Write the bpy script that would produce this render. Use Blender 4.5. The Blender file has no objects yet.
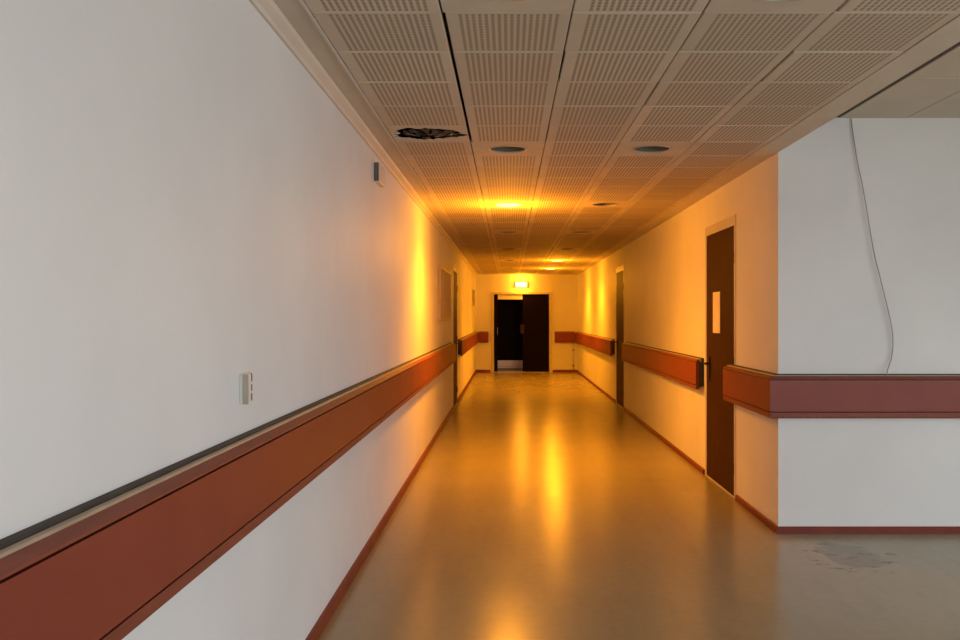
import bpy, bmesh, math, random
from mathutils import Vector
R = random.Random(7)
S = bpy.context.scene
C = S.collection
PI = math.pi

# ------------------------------------------------------------------ place
CAMZ = 1.545
XL, XR = -0.93, 1.92            # corridor walls
YC, YE = 6.42, 25.05            # hall corner, corridor end
YB, XH = -4.0, 6.0              # hall back wall, hall far side wall
ZC, ZH, ZT = 2.72, 2.96, 3.30   # corridor ceiling, hall ceiling, slab
TX0, TW = -0.766, 0.505         # ceiling tile grid
TY0, TL = 3.475, 0.515

# ------------------------------------------------------------------ materials
def new_mat(name):
    m = bpy.data.materials.new(name); m.use_nodes = True
    nt = m.node_tree
    b = nt.nodes['Principled BSDF']
    return m, nt, b

def noise(nt, scale, detail=4, vec=None, rough=0.5):
    n = nt.nodes.new('ShaderNodeTexNoise')
    n.inputs['Scale'].default_value = scale
    n.inputs['Detail'].default_value = detail
    n.inputs['Roughness'].default_value = rough
    if vec is not None: nt.links.new(vec, n.inputs['Vector'])
    return n.outputs['Fac']

def math_(nt, op, a, b=None, c=None):
    n = nt.nodes.new('ShaderNodeMath'); n.operation = op
    for i, v in enumerate((a, b, c)):
        if v is None: continue
        if isinstance(v, (int, float)): n.inputs[i].default_value = v
        else: nt.links.new(v, n.inputs[i])
    return n.outputs[0]

def ramp(nt, fac, lo, hi):
    n = nt.nodes.new('ShaderNodeMapRange')
    n.interpolation_type = 'SMOOTHSTEP'
    nt.links.new(fac, n.inputs['Value'])
    n.inputs['From Min'].default_value = lo; n.inputs['From Max'].default_value = hi
    return n.outputs['Result']

def mixc(nt, fac, a, b):
    n = nt.nodes.new('ShaderNodeMix'); n.data_type = 'RGBA'
    if isinstance(fac, (int, float)): n.inputs['Factor'].default_value = fac
    else: nt.links.new(fac, n.inputs['Factor'])
    for key, v in (('A', a), ('B', b)):
        s = [i for i in n.inputs if i.name == key and i.type == 'RGBA'][0]
        if isinstance(v, tuple): s.default_value = (*v, 1)
        else: nt.links.new(v, s)
    return [o for o in n.outputs if o.type == 'RGBA'][0]

def coords(nt, scale=(1, 1, 1)):
    t = nt.nodes.new('ShaderNodeTexCoord')
    mp = nt.nodes.new('ShaderNodeMapping')
    mp.inputs['Scale'].default_value = scale
    nt.links.new(t.outputs['Object'], mp.inputs['Vector'])
    return mp.outputs['Vector']

def bump(nt, b, h, strength, dist=0.01):
    n = nt.nodes.new('ShaderNodeBump')
    n.inputs['Strength'].default_value = strength; n.inputs['Distance'].default_value = dist
    nt.links.new(h, n.inputs['Height']); nt.links.new(n.outputs['Normal'], b.inputs['Normal'])

def mat_mottled(name, c1, c2, scale, rough, bstr=0.0, bscale=60, spec=0.5, stretch=(1, 1, 1), metal=0.0):
    m, nt, b = new_mat(name)
    v = coords(nt, stretch)
    f = ramp(nt, noise(nt, scale, 5, v), 0.3, 0.7)
    nt.links.new(mixc(nt, f, c1, c2), b.inputs['Base Color'])
    b.inputs['Roughness'].default_value = rough
    b.inputs['Specular IOR Level'].default_value = spec
    b.inputs['Metallic'].default_value = metal
    if bstr: bump(nt, b, noise(nt, bscale, 4, v), bstr)
    return m

def mat_emit(name, col, strength, base=(0.9, 0.85, 0.7)):
    m, nt, b = new_mat(name)
    b.inputs['Base Color'].default_value = (*base, 1)
    b.inputs['Emission Color'].default_value = (*col, 1)
    b.inputs['Emission Strength'].default_value = strength
    return m

M = {}
M['wall'] = mat_mottled('painted_plaster', (0.74, 0.735, 0.73), (0.79, 0.785, 0.775), 1.4, 0.6, 0.08, 45, 0.15)
M['slab'] = mat_mottled('bare_concrete', (0.10, 0.09, 0.08), (0.14, 0.13, 0.11), 3, 0.9)
M['border'] = mat_mottled('ceiling_border_paint', (0.60, 0.54, 0.44), (0.64, 0.58, 0.48), 3, 0.7, spec=0.12)
M['cornice'] = mat_mottled('cornice_paint', (0.66, 0.60, 0.52), (0.70, 0.64, 0.56), 3, 0.6, spec=0.2)
M['plain_tile'] = mat_mottled('plain_ceiling_tile', (0.60, 0.52, 0.42), (0.65, 0.57, 0.46), 4, 0.75, spec=0.08)
M['red'] = mat_mottled('red_brown_laminate', (0.225, 0.047, 0.028), (0.25, 0.055, 0.034), 3, 0.40, 0.0, spec=0.22)
M['red_cap'] = mat_mottled('dark_red_brown_cap', (0.20, 0.055, 0.032), (0.25, 0.066, 0.04), 6, 0.5, stretch=(6, 1, 6), spec=0.25)
M['red_base'] = mat_mottled('dark_red_vinyl', (0.17, 0.035, 0.025), (0.21, 0.045, 0.03), 5, 0.45, spec=0.2)
M['pale_edge'] = mat_mottled('pale_wood_edge', (0.36, 0.28, 0.20), (0.44, 0.35, 0.26), 8, 0.5)
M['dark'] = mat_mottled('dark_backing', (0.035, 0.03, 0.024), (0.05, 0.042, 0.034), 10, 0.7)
M['wood_dark'] = mat_mottled('dark_brown_door_veneer', (0.042, 0.016, 0.005), (0.065, 0.026, 0.008), 7, 0.6, 0.03, 30, spec=0.06, stretch=(5, 5, 0.6))
M['wood_black'] = mat_mottled('black_brown_door_veneer', (0.005, 0.0022, 0.002), (0.008, 0.0035, 0.003), 7, 0.6, spec=0.05, stretch=(5, 5, 0.6))
M['frame'] = mat_mottled('pale_door_frame_paint', (0.55, 0.52, 0.47), (0.60, 0.57, 0.51), 4, 0.45)
M['metal'] = mat_mottled('brushed_steel', (0.55, 0.54, 0.52), (0.65, 0.64, 0.62), 12, 0.35, metal=1.0)
M['metal_dark'] = mat_mottled('dark_handle_metal', (0.014, 0.012, 0.012), (0.02, 0.018, 0.017), 12, 0.5, spec=0.2)
M['white_plastic'] = mat_mottled('white_plastic', (0.72, 0.71, 0.66), (0.76, 0.75, 0.70), 9, 0.35)
M['grey_plastic'] = mat_mottled('grey_plastic', (0.40, 0.37, 0.31), (0.45, 0.42, 0.36), 9, 0.4)
M['box_beige'] = mat_mottled('beige_metal_box', (0.64, 0.60, 0.53), (0.68, 0.64, 0.56), 9, 0.45)
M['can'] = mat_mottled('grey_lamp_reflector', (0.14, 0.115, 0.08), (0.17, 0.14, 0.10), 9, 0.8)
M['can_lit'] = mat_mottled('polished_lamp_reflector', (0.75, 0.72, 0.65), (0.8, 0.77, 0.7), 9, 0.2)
M['ring'] = mat_mottled('lamp_trim_paint', (0.42, 0.37, 0.30), (0.47, 0.42, 0.34), 9, 0.4)
M['bulb'] = mat_mottled('unlit_frosted_lamp', (0.09, 0.08, 0.065), (0.11, 0.10, 0.08), 9, 0.5)
M['lamp_on'] = mat_emit('lit_lamp_glass', (1.0, 0.62, 0.18), 2.6)
M['exit_on'] = mat_emit('lit_wall_lamp_glass', (1.0, 0.58, 0.14), 6.5)
M['cable'] = mat_mottled('grey_cable_sheath', (0.30, 0.29, 0.26), (0.36, 0.35, 0.32), 20, 0.5)
M['paper'] = mat_mottled('cream_paper', (0.84, 0.76, 0.56), (0.88, 0.80, 0.62), 6, 0.7)
M['board_tan'] = mat_mottled('tan_pinboard', (0.62, 0.52, 0.38), (0.66, 0.56, 0.42), 12, 0.8)
M['board_frame'] = mat_mottled('brown_board_frame', (0.46, 0.34, 0.20), (0.52, 0.39, 0.24), 8, 0.5)
M['glass_dark'] = mat_mottled('dark_door_glass', (0.03, 0.02, 0.012), (0.04, 0.026, 0.016), 3, 0.12)

def make_tile_mat():
    m, nt, b = new_mat('perforated_ceiling_tile')
    t = nt.nodes.new('ShaderNodeTexCoord')
    sp = nt.nodes.new('ShaderNodeSeparateXYZ')
    nt.links.new(t.outputs['Object'], sp.inputs[0])
    cu = math_(nt, 'DIVIDE', math_(nt, 'SUBTRACT', sp.outputs['X'], TX0), TW)
    cv = math_(nt, 'DIVIDE', math_(nt, 'SUBTRACT', sp.outputs['Y'], TY0 - TL * 40), TL)
    u = math_(nt, 'FRACT', cu); v = math_(nt, 'FRACT', cv)
    def inside(x, lo, hi):
        return math_(nt, 'MULTIPLY', math_(nt, 'GREATER_THAN', x, lo), math_(nt, 'LESS_THAN', x, hi))
    field = math_(nt, 'MULTIPLY', inside(u, 0.115, 0.915), inside(v, 0.035, 0.965))
    fu = math_(nt, 'ABSOLUTE', math_(nt, 'SUBTRACT', math_(nt, 'FRACT', math_(nt, 'MULTIPLY', math_(nt, 'SUBTRACT', u, 0.115), 20)), 0.5))
    fv = math_(nt, 'ABSOLUTE', math_(nt, 'SUBTRACT', math_(nt, 'FRACT', math_(nt, 'MULTIPLY', math_(nt, 'SUBTRACT', v, 0.035), 15)), 0.5))
    hole = math_(nt, 'MULTIPLY', math_(nt, 'LESS_THAN', fu, 0.26), math_(nt, 'LESS_THAN', fv, 0.44))
    hole = math_(nt, 'MULTIPLY', hole, field)
    # each tile has aged a little differently
    cell = nt.nodes.new('ShaderNodeCombineXYZ')
    nt.links.new(math_(nt, 'FLOOR', cu), cell.inputs[0]); nt.links.new(math_(nt, 'FLOOR', cv), cell.inputs[1])
    wn = nt.nodes.new('ShaderNodeTexWhiteNoise'); nt.links.new(cell.outputs[0], wn.inputs['Vector'])
    age = mixc(nt, wn.outputs['Value'], (0.585, 0.505, 0.40), (0.665, 0.58, 0.47))
    age = mixc(nt, math_(nt, 'MULTIPLY', ramp(nt, noise(nt, 3.0, 5, t.outputs['Object']), 0.5, 0.8), 0.35), age, (0.50, 0.42, 0.29))
    nt.links.new(mixc(nt, hole, age, (0.36, 0.295, 0.22)), b.inputs['Base Color'])
    b.inputs['Roughness'].default_value = 0.75
    b.inputs['Specular IOR Level'].default_value = 0.08
    inv = math_(nt, 'SUBTRACT', 1.0, hole)
    bump(nt, b, inv, 0.35, 0.004)
    return m
M['tile'] = make_tile_mat()

def make_floor_mat():
    m, nt, b = new_mat('worn_linoleum')
    t = nt.nodes.new('ShaderNodeTexCoord')
    o = t.outputs['Object']
    big = ramp(nt, noise(nt, 0.55, 3, o), 0.3, 0.7)
    col = mixc(nt, big, (0.315, 0.272, 0.168), (0.34, 0.297, 0.19))
    fine = ramp(nt, noise(nt, 16, 2, o, 0.5), 0.3, 0.7)
    col = mixc(nt, math_(nt, 'MULTIPLY', fine, 0.14), col, (0.22, 0.185, 0.125))
    # scuffs along the walking direction
    v2 = coords(nt, (9, 1.3, 1))
    sc = ramp(nt, noise(nt, 1.2, 3, v2, 0.5), 0.40, 0.85)
    col = mixc(nt, math_(nt, 'MULTIPLY', sc, 0.18), col, (0.20, 0.165, 0.11))
    # the dirty torn patch near the hall corner
    sp = nt.nodes.new('ShaderNodeSeparateXYZ'); nt.links.new(o, sp.inputs[0])
    nz = noise(nt, 9, 5, coords(nt, (1, 2.0, 1)), 0.65)
    X, Y = sp.outputs['X'], sp.outputs['Y']
    dx = math_(nt, 'DIVIDE', math_(nt, 'SUBTRACT', X, 2.19), 0.25)
    dy = math_(nt, 'DIVIDE', math_(nt, 'SUBTRACT', Y, 5.82), 0.36)
    d = math_(nt, 'SQRT', math_(nt, 'ADD', math_(nt, 'MULTIPLY', dx, dx), math_(nt, 'MULTIPLY', dy, dy)))
    d = math_(nt, 'ADD', d, math_(nt, 'MULTIPLY', math_(nt, 'SUBTRACT', nz, 0.5), 1.1))
    patch = math_(nt, 'SUBTRACT', 1.0, ramp(nt, d, 0.65, 0.95))
    cut = ramp(nt, math_(nt, 'ADD', X, math_(nt, 'MULTIPLY', math_(nt, 'SUBTRACT', Y, 6.06), 0.03)), 2.02, 2.05)
    patch = math_(nt, 'MULTIPLY', patch, cut)
    col = mixc(nt, math_(nt, 'MULTIPLY', patch, 0.6), col, (0.15, 0.125, 0.085))
    spots = math_(nt, 'MULTIPLY', ramp(nt, noise(nt, 9, 3, coords(nt, (1, 1.3, 1)), 0.6), 0.57, 0.62),
                  math_(nt, 'SUBTRACT', 1.0, ramp(nt, d, 0.9, 1.35)))
    col = mixc(nt, math_(nt, 'MULTIPLY', spots, 0.75), col, (0.07, 0.06, 0.045))
    sp2 = math_(nt, 'MULTIPLY', ramp(nt, noise(nt, 7, 5, coords(nt, (1, 3.5, 1)), 0.6), 0.62, 0.72),
                math_(nt, 'MULTIPLY', ramp(nt, X, 2.3, 2.8), ramp(nt, Y, 4.9, 5.5)))
    col = mixc(nt, math_(nt, 'MULTIPLY', sp2, 0.35), col, (0.12, 0.10, 0.08))
    nt.links.new(col, b.inputs['Base Color'])
    rg = math_(nt, 'ADD', 0.205, math_(nt, 'MULTIPLY', noise(nt, 2.2, 2, o), 0.07))
    nt.links.new(rg, b.inputs['Roughness'])
    b.inputs['Specular IOR Level'].default_value = 0.42
    bump(nt, b, noise(nt, 2.5, 2, o), 0.04, 0.02)
    return m
M['floor'] = make_floor_mat()

# ------------------------------------------------------------------ mesh helpers
def BM(): return bmesh.new()

def add_box(bm, x0, x1, y0, y1, z0, z1):
    vs = [bm.verts.new((x, y, z)) for z in (z0, z1) for y in (y0, y1) for x in (x0, x1)]
    for f in ((0, 1, 3, 2), (4, 6, 7, 5), (0, 4, 5, 1), (2, 3, 7, 6), (0, 2, 6, 4), (1, 5, 7, 3)):
        bm.faces.new([vs[i] for i in f])
    return vs

def add_sweep(bm, profile, pts):
    """sweep a closed (offset, z) profile along a plan polyline; offset goes to the right of travel"""
    P = [Vector(p) for p in pts]
    rings = []
    for i, p in enumerate(P):
        nrm = []
        if i > 0:
            d = (P[i] - P[i - 1]).normalized(); nrm.append(Vector((d.y, -d.x)))
        if i < len(P) - 1:
            d = (P[i + 1] - P[i]).normalized(); nrm.append(Vector((d.y, -d.x)))
        if len(nrm) == 2:
            m = (nrm[0] + nrm[1]).normalized(); m = m / m.dot(nrm[0])
        else: m = nrm[0]
        rings.append([bm.verts.new((p.x + m.x * o, p.y + m.y * o, z)) for o, z in profile])
    n = len(profile)
    for a, b in zip(rings, rings[1:]):
        for k in range(n):
            bm.faces.new((a[k], a[(k + 1) % n], b[(k + 1) % n], b[k]))
    bm.faces.new(rings[0]); bm.faces.new(list(reversed(rings[-1])))

def add_lathe(bm, prof, cx, cy, cz, n=40, close_last=False):
    rings = []
    for r, z in prof:
        rings.append([bm.verts.new((cx + r * math.cos(2 * PI * k / n), cy + r * math.sin(2 * PI * k / n), cz + z)) for k in range(n)])
    for a, b in zip(rings, rings[1:]):
        for k in range(n):
            bm.faces.new((a[k], a[(k + 1) % n], b[(k + 1) % n], b[k]))
    if close_last: bm.faces.new(rings[-1])

def add_tube(bm, pts, r, n=8):
    P = [Vector(p) for p in pts]; rings = []
    for i, p in enumerate(P):
        d = (P[min(i + 1, len(P) - 1)] - P[max(i - 1, 0)]).normalized()
        up = Vector((0, 1, 0)) if abs(d.y) < 0.9 else Vector((0, 0, 1))
        a = d.cross(up).normalized(); b = d.cross(a).normalized()
        rings.append([bm.verts.new(p + a * (r * math.cos(2 * PI * k / n)) + b * (r * math.sin(2 * PI * k / n))) for k in range(n)])
    for a, b in zip(rings, rings[1:]):
        for k in range(n):
            bm.faces.new((a[k], a[(k + 1) % n], b[(k + 1) % n], b[k]))
    bm.faces.new(rings[0]); bm.faces.new(list(reversed(rings[-1])))

def catmull(pts, sub=8):
    P = [Vector(p) for p in pts]; out = []
    for i in range(len(P) - 1):
        p0, p1, p2, p3 = P[max(i - 1, 0)], P[i], P[i + 1], P[min(i + 2, len(P) - 1)]
        for k in range(sub):
            t = k / sub
            out.append(0.5 * ((2 * p1) + (p2 - p0) * t + (2 * p0 - 5 * p1 + 4 * p2 - p3) * t * t + (3 * p1 - p0 - 3 * p2 + p3) * t ** 3))
    out.append(P[-1]); return out

def obj(name, bm, mat, parent=None, bevel=0.0, smooth=False, origin=None):
    bmesh.ops.recalc_face_normals(bm, faces=bm.faces)
    me = bpy.data.meshes.new(name); bm.to_mesh(me); bm.free()
    mats = mat if isinstance(mat, (list, tuple)) else [mat]
    for m in mats: me.materials.append(m)
    if smooth:
        for p in me.polygons: p.use_smooth = True
    o = bpy.data.objects.new(name, me); C.objects.link(o)
    if parent is not None: o.parent = parent
    if bevel:
        md = o.modifiers.new('bevel', 'BEVEL'); md.width = bevel; md.segments = 2; md.limit_method = 'ANGLE'
    return o

def thing(name, label, cat, loc=(0, 0, 0), group=None):
    o = bpy.data.objects.new(name, None); C.objects.link(o); o.location = loc
    o.empty_display_size = 0.1
    o['label'] = label; o['category'] = cat
    if group: o['group'] = group
    return o

def tag(o, label, cat, group=None):
    o['label'] = label; o['category'] = cat
    if group: o['group'] = group
    return o

def struct(name, bm, mat, parent=None, bevel=0.0, smooth=False):
    o = obj(name, bm, mat, parent, bevel, smooth)
    if parent is None: o['kind'] = 'structure'
    return o

def struct_root(name, loc):
    o = bpy.data.objects.new(name, None); C.objects.link(o); o.location = loc
    o.empty_display_size = 0.1; o['kind'] = 'structure'
    return o

# ------------------------------------------------------------------ room shell
D1 = (7.62, 8.77)      # first door on the right wall
D2 = (15.0, 16.1)      # second door on the right wall
D3 = (14.95, 16.10)    # door on the left wall
DH = 2.40              # side door opening height (frame included)
EX = (-0.47, 1.17); EH = 2.21

bm = BM(); add_box(bm, XL - 0.12, XH + 0.12, YB - 0.12, 29.0, -0.12, 0.0)
struct('floor', bm, M['floor'])

T = 0.12
def wall_y(bm, x0, x1, y0, y1, zt, holes):
    y = y0
    for a, b, h in sorted(holes):
        add_box(bm, x0, x1, y, a, 0, zt); add_box(bm, x0, x1, a, b, h, zt); y = b
    add_box(bm, x0, x1, y, y1, 0, zt)

bm = BM(); wall_y(bm, XL - T, XL, YB, YE, ZT, [(D3[0], D3[1], DH)]); struct('wall_left', bm, M['wall'])
bm = BM(); wall_y(bm, XR, XR + T, YC, YE, ZT, [(D1[0], D1[1], DH), (D2[0], D2[1], DH)]); struct('wall_right', bm, M['wall'])
bm = BM(); add_box(bm, XR + T, XH, YC, YC + T, 0, ZT); struct('wall_front', bm, M['wall'])
bm = BM()
add_box(bm, XL - T, EX[0], YE, YE + T, 0, ZT); add_box(bm, EX[1], XR + T, YE, YE + T, 0, ZT)
add_box(bm, EX[0], EX[1], YE, YE + T, EH, ZT)
struct('wall_end', bm, M['wall'])
# hall: back wall and far side wall, both with a row of windows (out of the frame)
WZ0, WZ1 = 0.35, 2.35
SW = [(-3.4, -1.2), (-0.8, 1.4), (1.8, 4.0)]       # windows on the far side wall
BW = [(2.6, 4.1), (4.3, 5.8)]                     # windows on the back wall
bm = BM(); y = YB
for a, b in SW:
    add_box(bm, XH, XH + T, y, a, 0, ZT); add_box(bm, XH, XH + T, a, b, 0, WZ0); add_box(bm, XH, XH + T, a, b, WZ1, ZT); y = b
add_box(bm, XH, XH + T, y, YC + T, 0, ZT)
struct('wall_hall_side', bm, M['wall'])
bm = BM(); x = XL - T
for a, b in BW:
    add_box(bm, x, a, YB - T, YB, 0, ZT); add_box(bm, a, b, YB - T, YB, 0, WZ0); add_box(bm, a, b, YB - T, YB, WZ1, ZT); x = b
add_box(bm, x, XH + T, YB - T, YB, 0, ZT)
struct('wall_back', bm, M['wall'])
wn = 0
for a, b in SW:
    wn += 1; bm = BM()
    for yy in (a, (a + b) / 2 - 0.025, b - 0.05): add_box(bm, XH + 0.03, XH + 0.08, yy, yy + 0.05, WZ0, WZ1)
    for zz in (WZ0, WZ1 - 0.05): add_box(bm, XH + 0.03, XH + 0.08, a, b, zz, zz + 0.05)
    struct('window_%d' % wn, bm, M['frame'])
for a, b in BW:
    wn += 1; bm = BM()
    for xx in (a, (a + b) / 2 - 0.025, b - 0.05): add_box(bm, xx, xx + 0.05, YB - 0.08, YB - 0.03, WZ0, WZ1)
    for zz in (WZ0, WZ1 - 0.05): add_box(bm, a, b, YB - 0.08, YB - 0.03, zz, zz + 0.05)
    struct('window_%d' % wn, bm, M['frame'])
bm = BM(); add_box(bm, XL - T, XH + T, YB - T, 29.0, ZT, ZT + 0.15); struct('ceiling_slab', bm, M['slab'])

# rooms behind the doors: a lobby behind the end wall
bm = BM()
add_box(bm, -1.6, -1.48, YE + T, 28.2, 0, ZT); add_box(bm, 2.3, 2.42, YE + T, 28.2, 0, ZT); add_box(bm, -1.6, 2.42, 28.2, 28.32, 0, ZT)
struct('wall_lobby', bm, M['wall'])
bm = BM(); add_box(bm, -1.48, 2.3, YE + T, 28.2, 2.6, 2.66); struct('ceiling_lobby', bm, M['border'])

# ------------------------------------------------------------------ corridor ceiling
LAMP_ROWS = [0, 6, 12, 18, 24, 30, 36]      # tile rows (row 0 starts one tile before TY0)
LAMP_COLS = (1, 3)
ROW0, ROW1 = -14, 41
HOLE_R = 0.130
def lamp_cell(i, k): return i in LAMP_COLS and (k + 1) % 6 == 0 and -1 <= k
DAMAGED = (0, 4)
WIDE = {}
for k in range(0, 5): WIDE[(1, k)] = 0.011        # slipped tiles: gap on the left edge of column 1
WIDE[(4, -1)] = 0.012; WIDE[(4, -2)] = 0.010; WIDE[(4, 1)] = 0.009; WIDE[(2, 1)] = 0.005; WIDE[(3, 2)] = 0.005
bmT = BM()
def tile_bounds(i, k):
    x0 = TX0 + i * TW; y0 = TY0 + k * TL
    g = 0.0028
    jl = WIDE.get((i, k), R.choice((0.0, 0.0, 0.001, 0.003)))
    return x0 + g + jl, x0 + TW - g, y0 + g * 0.9, y0 + TL - g * 0.9
def plate(bm, x0, x1, y0, y1, z, mi, h=0.02):
    c = 0.004
    lo = [bm.verts.new((x, y, z)) for x, y in ((x0 + c, y0 + c), (x1 - c, y0 + c), (x1 - c, y1 - c), (x0 + c, y1 - c))]
    md = [bm.verts.new((x, y, z + c * 0.7)) for x, y in ((x0, y0), (x1, y0), (x1, y1), (x0, y1))]
    up = [bm.verts.new((x, y, z + h)) for x, y in ((x0, y0), (x1, y0), (x1, y1), (x0, y1))]
    fs = [bm.faces.new(lo)]
    for a, b in ((lo, md), (md, up)):
        for q in range(4): fs.append(bm.faces.new((a[q], a[(q + 1) % 4], b[(q + 1) % 4], b[q])))
    fs.append(bm.faces.new(up))
    for f in fs: f.material_index = mi
def plate_hole(bm, x0, x1, y0, y1, z, cx, cy, r, mi, h=0.02):
    n = 48; inner, outer = [], []
    for q in range(n):
        a = 2 * PI * q / n + PI / 4
        dx, dy = math.cos(a), math.sin(a)
        inner.append((cx + r * dx, cy + r * dy))
        s = 1 / max(abs(dx), abs(dy))
        ex, ey = dx * s, dy * s
        outer.append((cx + ex * ((x1 - cx) if ex > 0 else (cx - x0)), cy + ey * ((y1 - cy) if ey > 0 else (cy - y0))))
    rings = [[bm.verts.new((x, y, zz)) for x, y in pts] for pts, zz in ((inner, z + h), (inner, z), (outer, z), (outer, z + h))]
    for a, b in zip(rings, rings[1:]):
        for q in range(n):
            f = bm.faces.new((a[q], a[(q + 1) % n], b[(q + 1) % n], b[q])); f.material_index = mi
for i in range(5):
    for k in range(ROW0, ROW1):
        if (i, k) == DAMAGED: continue
        x0, x1, y0, y1 = tile_bounds(i, k)
        z = ZC + R.uniform(-0.0012, 0.0012)
        if lamp_cell(i, k):
            plate_hole(bmT, x0, x1, y0, y1, ZC, TX0 + (i + .5) * TW, TY0 + (k + .5) * TL, HOLE_R, 1)
        else: plate(bmT, x0, x1, y0, y1, z, 0)
struct('ceiling', bmT, [M['tile'], M['plain_tile']])

# plain borders, cornice and the edge towards the hall
XT0, XT1 = TX0, TX0 + 5 * TW
YT0, YT1 = TY0 + ROW0 * TL, TY0 + ROW1 * TL
bm = BM(); add_box(bm, XL, XT0 - 0.012, YB, YE, ZC + 0.006, ZC + 0.03); struct('trim_1', bm, M['border'])
bm = BM(); add_sweep(bm, [(0, ZC - 0.045), (0.012, ZC - 0.045), (0.018, ZC - 0.03), (0.045, ZC - 0.012), (0.05, ZC - 0.002), (0.05, ZC + 0.006), (0, ZC + 0.006)], [(XL, YB), (XL, YE)])
struct('trim_2', bm, M['cornice'])
bm = BM(); add_box(bm, XT0 - 0.012, XT0, YB, YE, ZC - 0.004, ZC + 0.02); struct('trim_3', bm, M['cornice'])
bm = BM(); add_box(bm, XT1 - 0.0027, XR, YB, YE, ZC - 0.003, ZC + 0.03); struct('trim_4', bm, M['border'])
bm = BM(); add_box(bm, XT0, XT1 - 0.004, YT1, YE, ZC, ZC + 0.03); struct('trim_5', bm, M['border'])
bm = BM(); add_box(bm, XR - 0.02, XR, YB, YC, ZC + 0.03, ZH + 0.03); struct('trim_6', bm, M['border'])
# hall ceiling with its dark edge profile and the panel joints
bm = BM(); 
hx = [2.352, 2.83, 3.9, 4.97, XH]; hy = [YB, -1.2, 0.98, 3.16, 5.34, YC]
add_box(bm, XR, 2.262, YB, YC, ZH, ZH + 0.03)
for a, b in zip(hx, hx[1:]):
    for c, d in zip(hy, hy[1:]):
        plate(bm, a + .004, b - .004, c + .006, d - (.006 if d < YC else 0), ZH + R.uniform(0, 0.003), 0)
struct('ceiling_hall', bm, M['border'])
bm = BM(); add_box(bm, 2.264, 2.351, YB, YC, ZH + 0.006, ZH + 0.03); struct('trim_7', bm, M['dark'])

# the damaged tile: a ragged hole torn through it
def damaged_tile():
    i, k = DAMAGED
    x0, x1, y0, y1 = tile_bounds(i, k)
    cx, cy = (x0 + x1) / 2, (y0 + y1) / 2
    root = thing('ceiling_tile', 'damaged perforated ceiling tile with a ragged dark hole, beside the left wall cornice', 'ceiling tile', (cx, cy, ZC))
    bm = BM(); n = 64
    rr = random.Random(3)
    jag = [rr.uniform(-1, 1) for _ in range(n)]
    inner, mid, outer = [], [], []
    for q in range(n):
        a = 2 * PI * q / n + PI / 4
        dx, dy = math.cos(a), math.sin(a); s = 1 / max(abs(dx), abs(dy))
        w = 0.86 + 0.10 * jag[q] + 0.05 * math.sin(3 * a + 1) + 0.05 * math.sin(5 * a)
        inner.append((max(dx * 0.252 * w - 0.012, -(x1 - x0) / 2 + 0.004), dy * 0.215 * w))
        outer.append((dx * s * (x1 - x0) / 2, dy * s * (y1 - y0) / 2))
    rings = [[bm.verts.new((x, y, z)) for x, y in pts] for pts, z in ((inner, 0.006), (inner, 0.0), (outer, 0.0), (outer, 0.006))]
    for a, b in zip(rings, rings[1:]):
        for q in range(n): bm.faces.new((a[q], a[(q + 1) % n], b[(q + 1) % n], b[q]))
    obj('tile_board', bm, M['plain_tile'], root)
    bm = BM()      # shreds hanging in the hole
    for q in range(26):
        a = rr.uniform(0, 2 * PI); t = rr.uniform(0.55, 0.86)
        px, py = math.cos(a) * 0.225 * t, math.sin(a) * 0.175 * t
        w = rr.uniform(0.012, 0.04); l = rr.uniform(0.03, 0.09); ang = rr.uniform(-0.6, 0.6)
        ox, oy = -math.cos(a) * l, -math.sin(a) * l
        tx, ty = -math.sin(a) * w, math.cos(a) * w
        z = rr.uniform(0.0, 0.014); dz = rr.uniform(-0.02, 0.012)
        lo = [(px - tx, py - ty, z), (px + tx, py + ty, z), (px + ox + tx * .3, py + oy + ty * .3, z + dz), (px + ox * 1.2 - tx * .2, py + oy * 1.2 - ty * .2, z + dz)]
        v0 = [bm.verts.new(p) for p in lo]; v1 = [bm.verts.new((p[0], p[1], p[2] + 0.004)) for p in lo]
        bm.faces.new(v0); bm.faces.new(v1)
        for e in range(4): bm.faces.new((v0[e], v0[(e + 1) % 4], v1[(e + 1) % 4], v1[e]))
    obj('torn_shreds', bm, M['dark'], root)['label'] = 'dark torn shreds hanging in the hole'
damaged_tile()

# ------------------------------------------------------------------ downlights
def lamp_mesh(lit):
    parts = {}
    bm = BM(); add_lathe(bm, [(0.124, 0.004), (0.125, -0.003), (0.130, -0.005), (0.139, -0.003), (0.141, 0.0), (0.124, 0.004)], 0, 0, 0, 48)
    parts['trim_ring'] = (bm, M['ring'])
    bm = BM(); add_lathe(bm, [(0.124, 0.004), (0.120, 0.03), (0.105, 0.09), (0.06, 0.13), (0.02, 0.14)], 0, 0, 0, 48, True)
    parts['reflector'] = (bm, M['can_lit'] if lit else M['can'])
    bm = BM()
    if lit: add_lathe(bm, [(0.128, -0.004), (0.134, -0.008), (0.128, -0.013), (0.10, -0.019), (0.05, -0.023), (0.015, -0.024)], 0, 0, 0, 40, True)
    else: add_lathe(bm, [(0.02, 0.12), (0.045, 0.10), (0.06, 0.07), (0.055, 0.045), (0.03, 0.03), (0.008, 0.027)], 0, 0, 0, 32, True)
    parts['lamp'] = (bm, M['lamp_on'] if lit else M['bulb'])
    return parts
LAMP_COL = (1.0, 0.335, 0.012)
LIT = {(1, 2), (3, 5), (3, 6)}
NTH = ['nearest', 'second', 'third', 'fourth', 'fifth', 'sixth', 'farthest']
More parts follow.
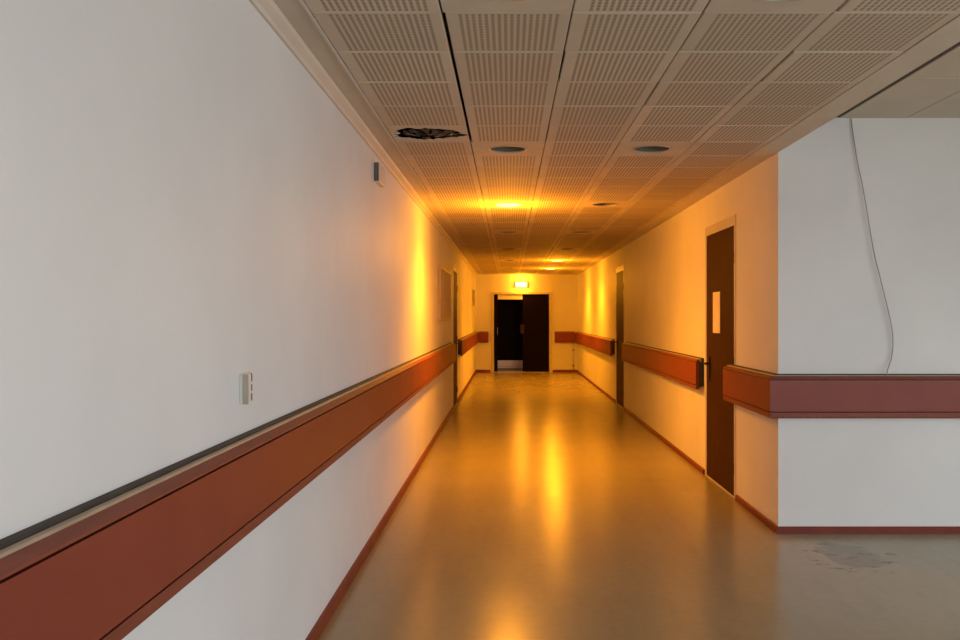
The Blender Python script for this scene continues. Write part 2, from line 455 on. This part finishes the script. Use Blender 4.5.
SPECIAL = {
 (1, 0): 'unlit recessed ceiling downlight in the left row, nearest of the row at the top edge',
 (1, 1): 'unlit recessed ceiling downlight in the left row, right of the ragged ceiling hole',
 (1, 2): 'brightly lit recessed ceiling downlight, the only lit one of the left row',
 (1, 3): 'unlit recessed ceiling downlight in the left row, first one behind the lit one',
 (1, 4): 'unlit recessed ceiling downlight in the left row, second one behind the lit one',
 (1, 5): 'unlit recessed ceiling downlight in the left row, third one behind the lit one',
 (1, 6): 'unlit recessed ceiling downlight in the left row, last one before the end doors',
 (3, 0): 'unlit recessed ceiling downlight in the right row, cut by the top edge of the photo',
 (3, 1): 'unlit recessed ceiling downlight in the right row, nearest one wholly in view',
 (3, 2): 'unlit recessed ceiling downlight in the right row, level with the left row lit one',
 (3, 3): 'unlit recessed ceiling downlight in the right row, third in front of its lit pair... ',
}
SPECIAL[(3, 3)] = 'unlit recessed ceiling downlight in the right row, last but one before its two lit ones'
SPECIAL[(3, 4)] = 'unlit recessed ceiling downlight in the right row, last before its two lit ones'
SPECIAL[(3, 5)] = 'lit recessed ceiling downlight in the right row, nearer of its two lit ones'
SPECIAL[(3, 6)] = 'lit recessed ceiling downlight in the right row, farther of its two lit ones'
protos = {}
for j, row in enumerate(LAMP_ROWS):
    for i in LAMP_COLS:
        k = row - 1
        loc = (TX0 + (i + .5) * TW, TY0 + (k + .5) * TL, ZC)
        if loc[1] < 2.9 : continue
        lit = (i, j) in LIT
        if j == 0 and i == 1: pass
        r = thing('ceiling_downlight', SPECIAL[(i, j)], 'ceiling light', loc, 'recessed ceiling downlights')
        if lit not in protos:
            protos[lit] = [obj(n, b, m, r, smooth=True) for n, (b, m) in lamp_mesh(lit).items()]
            if lit: protos[lit][2]['label'] = 'glowing yellow lamp glass'
        else:
            for p in protos[lit]:
                c = p.copy(); C.objects.link(c); c.parent = r
        if lit:
            ld = bpy.data.lights.new('downlight_beam', 'SPOT')
            ld.energy = {(1, 2): 310, (3, 5): 265, (3, 6): 265}[(i, j)]
            ld.color = LAMP_COL; ld.spot_size = math.radians(150); ld.spot_blend = 0.9; ld.shadow_soft_size = 0.07
            lo = bpy.data.objects.new('downlight_beam', ld); C.objects.link(lo)
            lo.location = (loc[0], loc[1], loc[2] - 0.075)
            ld = bpy.data.lights.new('ceiling_fill_light', 'POINT')  # added point light, unseen, below the fitting to brighten the ceiling
            ld.energy = {(1, 2): 80, (3, 5): 50, (3, 6): 50}[(i, j)]; ld.color = LAMP_COL; ld.shadow_soft_size = 0.05
            lo = bpy.data.objects.new('ceiling_fill_light', ld); C.objects.link(lo)
            lo.location = (loc[0], loc[1], loc[2] - 0.40)

# ------------------------------------------------------------------ baseboards
BP = [(0, 0), (0.018, 0), (0.018, 0.062), (0.012, 0.072), (0, 0.072)]
BPR = [(0, 0), (0.018, 0), (0.018, 0.043), (0.012, 0.050), (0, 0.050)]
def base(name, runs, prof=None):
    bm = BM()
    for r in runs: add_sweep(bm, prof or BP, r)
    struct(name, bm, M['red_base'])
base('baseboard_left', [[(XL, YB), (XL, D3[0] - 0.05)], [(XL, D3[1] + 0.05), (XL, YE)]])
base('baseboard_right', [[(XR, YE), (XR, D2[1] + 0.05)], [(XR, D2[0] - 0.05), (XR, D1[1] + 0.05)], [(XR, D1[0] - 0.05), (XR, YC), (XH, YC)]], BPR)
base('baseboard_end', [[(XL + 0.018, YE), (EX[0] - 0.045, YE)], [(EX[1] + 0.045, YE), (XR - 0.018, YE)]])
base('baseboard_hall', [[(XH, YC - 0.018), (XH, YB)], [(XH - 0.018, YB), (XL + 0.018, YB)]])

# ------------------------------------------------------------------ bumper rails
P_PANEL = [(0.052, 0.876), (0.080, 0.876), (0.0805, 0.880), (0.0805, 1.094), (0.080, 1.098), (0.052, 1.098)]
P_LIP = [(0.050, 0.828), (0.070, 0.828), (0.0785, 0.836), (0.0795, 0.870), (0.050, 0.870)]
P_CAP = [(0.048, 1.104), (0.0795, 1.104), (0.0775, 1.110), (0.047, 1.125), (0.0465, 1.110)]
P_EDGE = [(0.026, 1.100), (0.0465, 1.100), (0.047, 1.126), (0.044, 1.131), (0.028, 1.131), (0.026, 1.129)]
P_SHADE = [(0.0, 0.862), (0.031, 0.862), (0.031, 1.094), (0.0255, 1.096), (0.0255, 1.134), (0.022, 1.138), (0.0, 1.138)]  # dark strip modelled in place of the shadow along the wall
P_BACK = [(0.032, 0.85), (0.050, 0.85), (0.050, 1.112), (0.042, 1.112), (0.032, 1.098)]
def rail(label, pts, brackets):
    c = Vector(pts[0])
    root = thing('handrail', label, 'wall handrail', (0, 0, 0), 'red-brown bumper handrails along the corridor')
    for n, p, m in (('panel', P_PANEL, 'red'), ('bottom_lip', P_LIP, 'red_cap'), ('cap', P_CAP, 'red_cap'),
                    ('edge_strip', P_EDGE, 'pale_edge'), ('backing', P_BACK, 'dark')):
        bm = BM(); add_sweep(bm, p, pts); o = obj(n, bm, M[m], root)
        if n == 'edge_strip': o['label'] = 'pale bare wood strip along the top'
        if n == 'backing': o['label'] = 'dark backing behind the red panel'
    bm = BM(); add_sweep(bm, P_SHADE, pts); obj('shade_strip', bm, M['dark'], root)['label'] = 'dark strip standing in for the shadow between the rail and the wall'
def br_y(x, y, s): return ((x, y - .02 * s), (x, y + .02 * s))
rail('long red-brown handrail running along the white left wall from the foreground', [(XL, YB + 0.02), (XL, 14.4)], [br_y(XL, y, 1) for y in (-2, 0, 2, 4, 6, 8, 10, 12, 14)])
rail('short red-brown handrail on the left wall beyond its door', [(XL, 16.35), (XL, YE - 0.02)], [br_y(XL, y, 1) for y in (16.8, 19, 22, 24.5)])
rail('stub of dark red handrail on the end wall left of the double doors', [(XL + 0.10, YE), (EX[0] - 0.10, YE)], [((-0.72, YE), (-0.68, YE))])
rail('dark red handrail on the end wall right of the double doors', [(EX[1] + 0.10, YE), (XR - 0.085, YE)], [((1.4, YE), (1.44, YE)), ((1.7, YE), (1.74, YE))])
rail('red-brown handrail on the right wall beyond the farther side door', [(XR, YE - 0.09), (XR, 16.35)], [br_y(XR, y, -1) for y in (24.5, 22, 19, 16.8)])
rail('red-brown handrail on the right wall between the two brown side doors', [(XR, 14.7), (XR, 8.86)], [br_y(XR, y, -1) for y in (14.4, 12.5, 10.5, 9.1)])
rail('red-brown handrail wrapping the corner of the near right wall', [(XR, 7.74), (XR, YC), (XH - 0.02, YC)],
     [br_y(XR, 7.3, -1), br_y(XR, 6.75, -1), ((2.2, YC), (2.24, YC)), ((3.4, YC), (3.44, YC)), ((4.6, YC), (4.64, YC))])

# ------------------------------------------------------------------ side doors
def side_door(name, wallx, side, y0, y1, handle_y):
    """side=+1: wall on the right (faces -X); side=-1: wall on the left"""
    s = side
    root = struct_root(name, (wallx, (y0 + y1) / 2, 0))
    ox, oy = wallx, (y0 + y1) / 2
    def bx(bm, xa, xb, ya, yb, za, zb):
        xs = sorted((wallx + s * xa - ox, wallx + s * xb - ox))
        add_box(bm, xs[0], xs[1], ya - oy, yb - oy, za, zb)
    f = 0.042
    bm = BM()
    for (ya, yb) in ((y0 - 0.012, y0 + f), (y1 - f, y1 + 0.012)):
        bx(bm, -0.006, 0.115, ya, yb, 0, DH + 0.012)
    bx(bm, -0.006, 0.115, y0 + f, y1 - f, DH - 0.075, DH + 0.012)
    obj('frame', bm, M['frame'], root, bevel=0.003)
    bm = BM(); bx(bm, -0.004, 0.115, y0 + f, y1 - f, 0.0, 0.012); obj('threshold', bm, M['frame'], root)
    bm = BM(); bx(bm, -0.002, 0.045, y0 + f + .003, y1 - f - .003, 0.014, DH - 0.078)
    leaf = obj('leaf', bm, M['wood_dark'], root, bevel=0.002); leaf['label'] = 'dark brown wooden door leaf'
    hy = handle_y
    bm = BM(); bx(bm, -0.012, -0.002, hy - 0.025, hy + 0.025, 0.94, 1.17); hp = obj('handle_plate', bm, M['metal_dark'], root, bevel=0.002)
    bm = BM()
    add_tube(bm, [(wallx - s * (z + 0.014) - ox, hy - oy + d, 1.10) for z, d in ((-0.004, 0), (0.030, 0), (0.045, 0.015 * (1 if hy < oy else -1)), (0.047, 0.12 * (1 if hy < oy else -1)))], 0.010, 10)
    obj('lever', bm, M['metal_dark'], root, smooth=True)
    bm = BM()
    for z in (0.25, 1.15, 2.05):
        yh = (y1 - f) if hy < oy else (y0 + f)
        add_tube(bm, [(wallx - s * 0.004 - ox, yh - oy, z - 0.05), (wallx - s * 0.004 - ox, yh - oy, z + 0.05)], 0.008, 10)
    obj('hinge', bm, M['metal_dark'], root)
side_door('door_1', XR, 1, D1[0], D1[1], D1[1] - 0.17)
side_door('door_2', XR, 1, D2[0], D2[1], D2[1] - 0.17)
side_door('door_3', XL, -1, D3[0], D3[1], D3[0] + 0.17)

# paper on the nearest door
bm = BM(); add_box(bm, -0.0015, 0.0015, -0.14, 0.14, -0.19, 0.19)
o = obj('paper_notice', bm, M['paper']); o.location = (XR - 0.0045, 8.31, 1.585)
tag(o, 'cream paper sheet stuck on the nearest dark brown side door', 'notice')

# ------------------------------------------------------------------ end double doors
e0, e1 = EX[0] + 0.05, EX[1] - 0.05
root = struct_root('door_4', ((e0 + e1) / 2, YE, 0)); ox = (e0 + e1) / 2
def eb(bm, xa, xb, ya, yb, za, zb): add_box(bm, xa - ox, xb - ox, ya, yb, za, zb)
bm = BM()
eb(bm, EX[0] - 0.03, e0, -0.02, T, 0, EH + 0.02); eb(bm, e1, EX[1] + 0.03, -0.02, T, 0, EH + 0.02); eb(bm, e0, e1, -0.02, T, EH - 0.035, EH + 0.02)
obj('frame', bm, M['frame'], root, bevel=0.003)
bm = BM(); eb(bm, 0.38, e1 - 0.004, 0.03, 0.075, 0.012, EH - 0.04)
leaf = obj('closed_leaf', bm, M['wood_black'], root, bevel=0.002); leaf['label'] = 'dark brown closed door leaf'
bm = BM(); eb(bm, e0 + 0.004, e0 + 0.095, 0.078, 0.85, 0.012, EH - 0.04)
leaf = obj('open_leaf', bm, M['wood_black'], root, bevel=0.002); leaf['label'] = 'dark brown leaf standing open away from the corridor'
bm = BM(); eb(bm, 0.32, 0.378, 0.012, 0.030, 1.08, 1.33); eb(bm, 0.378, 0.43, 0.018, 0.031, 1.08, 1.33); obj('handle_plate', bm, M['metal_dark'], root, bevel=0.003)
bm = BM(); eb(bm, e0 + 0.095, e0 + 0.103, 0.10, 0.16, 1.05, 1.25); obj('handle_plate', bm, M['metal'], root)
bm = BM(); eb(bm, -0.31, 0.375, 0.02, 0.07, 2.03, EH - 0.036); obj('head_panel', bm, M['white_plastic'], root, bevel=0.003)['label'] = 'pale panel under the frame head over the open leaf'
bm = BM(); eb(bm, e0, e1, -0.01, T, 0, 0.01); obj('threshold', bm, M['frame'], root)
# second dark door seen through the opening
root = struct_root('door_5', (0.15, 26.45, 0))
bm = BM(); add_box(bm, -0.95, 0.95, 0.0, 0.05, 0.03, 2.6); obj('leaf', bm, M['wood_black'], root)
bm = BM(); add_box(bm, -0.60, 0.55, -0.012, 0.0, 0.10, 0.265); add_box(bm, -0.60, 0.55, -0.012, 0.0, 0.035, 0.092); obj('kick_plate', bm, M['white_plastic'], root)['label'] = 'pale kick plate at the foot of the door'

# wall lamp above the double doors
root = thing('wall_lamp', 'glowing box-shaped lamp on the end wall above the double doors', 'wall lamp', (0.34, YE, 2.44))
bm = BM(); add_box(bm, -0.17, 0.17, -0.05, 0.0, -0.075, 0.075); obj('housing', bm, M['white_plastic'], root, bevel=0.006)
bm = BM(); add_box(bm, -0.155, 0.155, -0.085, -0.05, -0.062, 0.062); obj('diffuser', bm, M['exit_on'], root, bevel=0.012)['label'] = 'glowing yellow diffuser'
ld = bpy.data.lights.new('wall_lamp_light', 'POINT'); ld.energy = 32; ld.color = LAMP_COL; ld.shadow_soft_size = 0.08
lo = bpy.data.objects.new('wall_lamp_light', ld); C.objects.link(lo); lo.location = (0.34, YE - 0.18, 2.44)

# ------------------------------------------------------------------ small fixtures
# switch on the left wall
root = thing('light_switch', 'small white switch with an open cover on the left wall above the handrail', 'light switch', (XL, 3.165, 1.295))
bm = BM(); add_box(bm, 0, 0.012, -0.062, 0.062, -0.052, 0.052); obj('back_box', bm, M['white_plastic'], root, bevel=0.003)
bm = BM(); add_box(bm, 0.012, 0.030, -0.058, -0.020, -0.050, 0.050); obj('rocker', bm, M['white_plastic'], root, bevel=0.003)
bm = BM(); add_box(bm, 0.0125, 0.0145, -0.016, 0.045, 0.020, 0.048); add_box(bm, 0.0125, 0.0145, -0.016, 0.045, -0.048, -0.022); add_box(bm, 0.0125, 0.017, 0.008, 0.035, -0.012, 0.010)
obj('contact_insert', bm, M['dark'], root)['label'] = 'dark bare contacts'
bm = BM(); add_box(bm, 0.012, 0.031, -0.064, -0.0585, -0.052, 0.052); obj('side_flange', bm, M['grey_plastic'], root)

root = thing('junction_box', 'small beige box mounted high on the left wall under the cornice', 'junction box', (XL, 6.35, 2.545))
bm = BM(); add_box(bm, 0, 0.035, -0.15, 0.15, -0.065, 0.065); obj('body', bm, M['box_beige'], root, bevel=0.004)
bm = BM(); add_box(bm, 0.002, 0.033, -0.156, -0.15, -0.063, 0.063); obj('shaded_side', bm, M['slab'], root)['label'] = 'near side of the box with its shade set in a dark colour'  # shade on the near side, put into the colour of a thin plate
bm = BM(); add_box(bm, 0.035, 0.040, -0.02, 0.02, -0.03, 0.03); obj('cover_knob', bm, M['white_plastic'], root, bevel=0.002)

root = thing('notice_board', 'tan framed notice board on the left wall just before its brown door', 'notice board', (XL, 12.9, 1.86))
bm = BM()
for (a, b, c, d) in ((-1.05, -1.0, -0.37, 0.37), (1.0, 1.05, -0.37, 0.37), (-1.0, 1.0, -0.37, -0.33), (-1.0, 1.0, 0.33, 0.37)): add_box(bm, 0, 0.03, a, b, c, d)
obj('frame', bm, M['board_frame'], root, bevel=0.003)
bm = BM(); add_box(bm, 0, 0.015, -1.0, 1.0, -0.33, 0.33); obj('pinboard', bm, M['board_tan'], root)

root = thing('wall_sign', 'narrow dark plate on the left wall close to the end wall', 'wall plate', (XL, 23.0, 2.03))
bm = BM(); add_box(bm, 0, 0.04, -0.16, 0.16, -0.21, 0.21); obj('plate', bm, M['board_frame'], root, bevel=0.003)
bm = BM(); add_box(bm, 0.04, 0.046, -0.13, 0.13, -0.18, 0.18); obj('plate_face', bm, M['metal_dark'], root)

root = thing('pipe', 'thin pale pipe on the end wall under the right handrail stub', 'pipe', (1.79, YE, 0.072))
bm = BM(); add_tube(bm, [(0, -0.03, 0.0), (0, -0.03, 0.35), (0, -0.03, 0.74)], 0.018, 12); obj('tube', bm, M['frame'], root, smooth=True)
for z in (0.12, 0.55):
    bm = BM(); add_box(bm, -0.025, 0.025, -0.05, 0.0, z - 0.012, z + 0.012); obj('clip', bm, M['metal_dark'], root)

# loose cable on the near right wall
def at(px, py, Y): return ((px - 509) * Y / 900.0, CAMZ + (315.5 - py) * Y / 900.0)
pix = [(851, 116), (853, 132), (857.5, 161), (862, 182), (866, 204), (873.5, 249), (879, 272), (884, 292), (891, 322), (893, 340), (891.5, 356), (887, 369), (885.5, 375)]
pts = []
for q, (a, b) in enumerate(pix):
    d = 0.012 + 0.022 * math.sin(PI * q / (len(pix) - 1)) + (0.02 if q == len(pix) - 2 else 0)
    x, z = at(a, b, YC - d); pts.append((x, YC - d, min(z, ZH - 0.001)))
pts[-1] = (pts[-1][0], YC - 0.037, 1.1365); pts[-2] = (pts[-2][0], YC - 0.045, pts[-2][2])
bm = BM(); add_tube(bm, catmull(pts, 6), 0.0042, 8)
tag(obj('cable', bm, M['cable'], smooth=True), 'thin loose grey cable hanging down the near right wall to the handrail', 'cable')

# ------------------------------------------------------------------ light
def area(name, loc, rot, sx, sy, e, col):
    ld = bpy.data.lights.new(name, 'AREA'); ld.shape = 'RECTANGLE'; ld.size = sx; ld.size_y = sy; ld.energy = e; ld.color = col
    o = bpy.data.objects.new(name, ld); C.objects.link(o); o.location = loc; o.rotation_euler = rot; return o
DAY = (0.90, 0.95, 1.0)
for a, b in SW:
    area('daylight_side', (XH - 0.45, (a + b) / 2, (WZ0 + WZ1) / 2), (0, PI / 2 - math.radians(50), 0), WZ1 - WZ0, b - a, 64, DAY)
for a, b in BW:
    area('daylight_back', ((a + b) / 2, YB + 0.45, (WZ0 + WZ1) / 2), (PI / 2 - math.radians(50), 0, 0), b - a, WZ1 - WZ0, 86, DAY)
w = bpy.data.worlds.new('sky'); S.world = w; w.use_nodes = True
w.node_tree.nodes['Background'].inputs[0].default_value = (0.75, 0.85, 1.0, 1)
w.node_tree.nodes['Background'].inputs[1].default_value = 1.0

# ------------------------------------------------------------------ camera
cd = bpy.data.cameras.new('camera'); cam = bpy.data.objects.new('camera', cd); C.objects.link(cam)
cam.location = (0, 0, CAMZ); cam.rotation_euler = (PI / 2, 0, 0)
cd.sensor_width = 36; cd.lens = 900 * 36 / 960
cd.shift_x = -(509 - 480) / 960; cd.shift_y = -(320 - 316.8) / 960
cd.clip_start = 0.05; cd.clip_end = 200
S.camera = cam
vs = S.view_settings
vs.view_transform = 'Standard'; vs.look = 'None'; vs.gamma = 1; vs.use_curve_mapping = False
vs.exposure = 0.0
S.cycles.use_denoising = True
S.cycles.max_bounces = 14; S.cycles.diffuse_bounces = 8
S.cycles.sample_clamp_indirect = 6
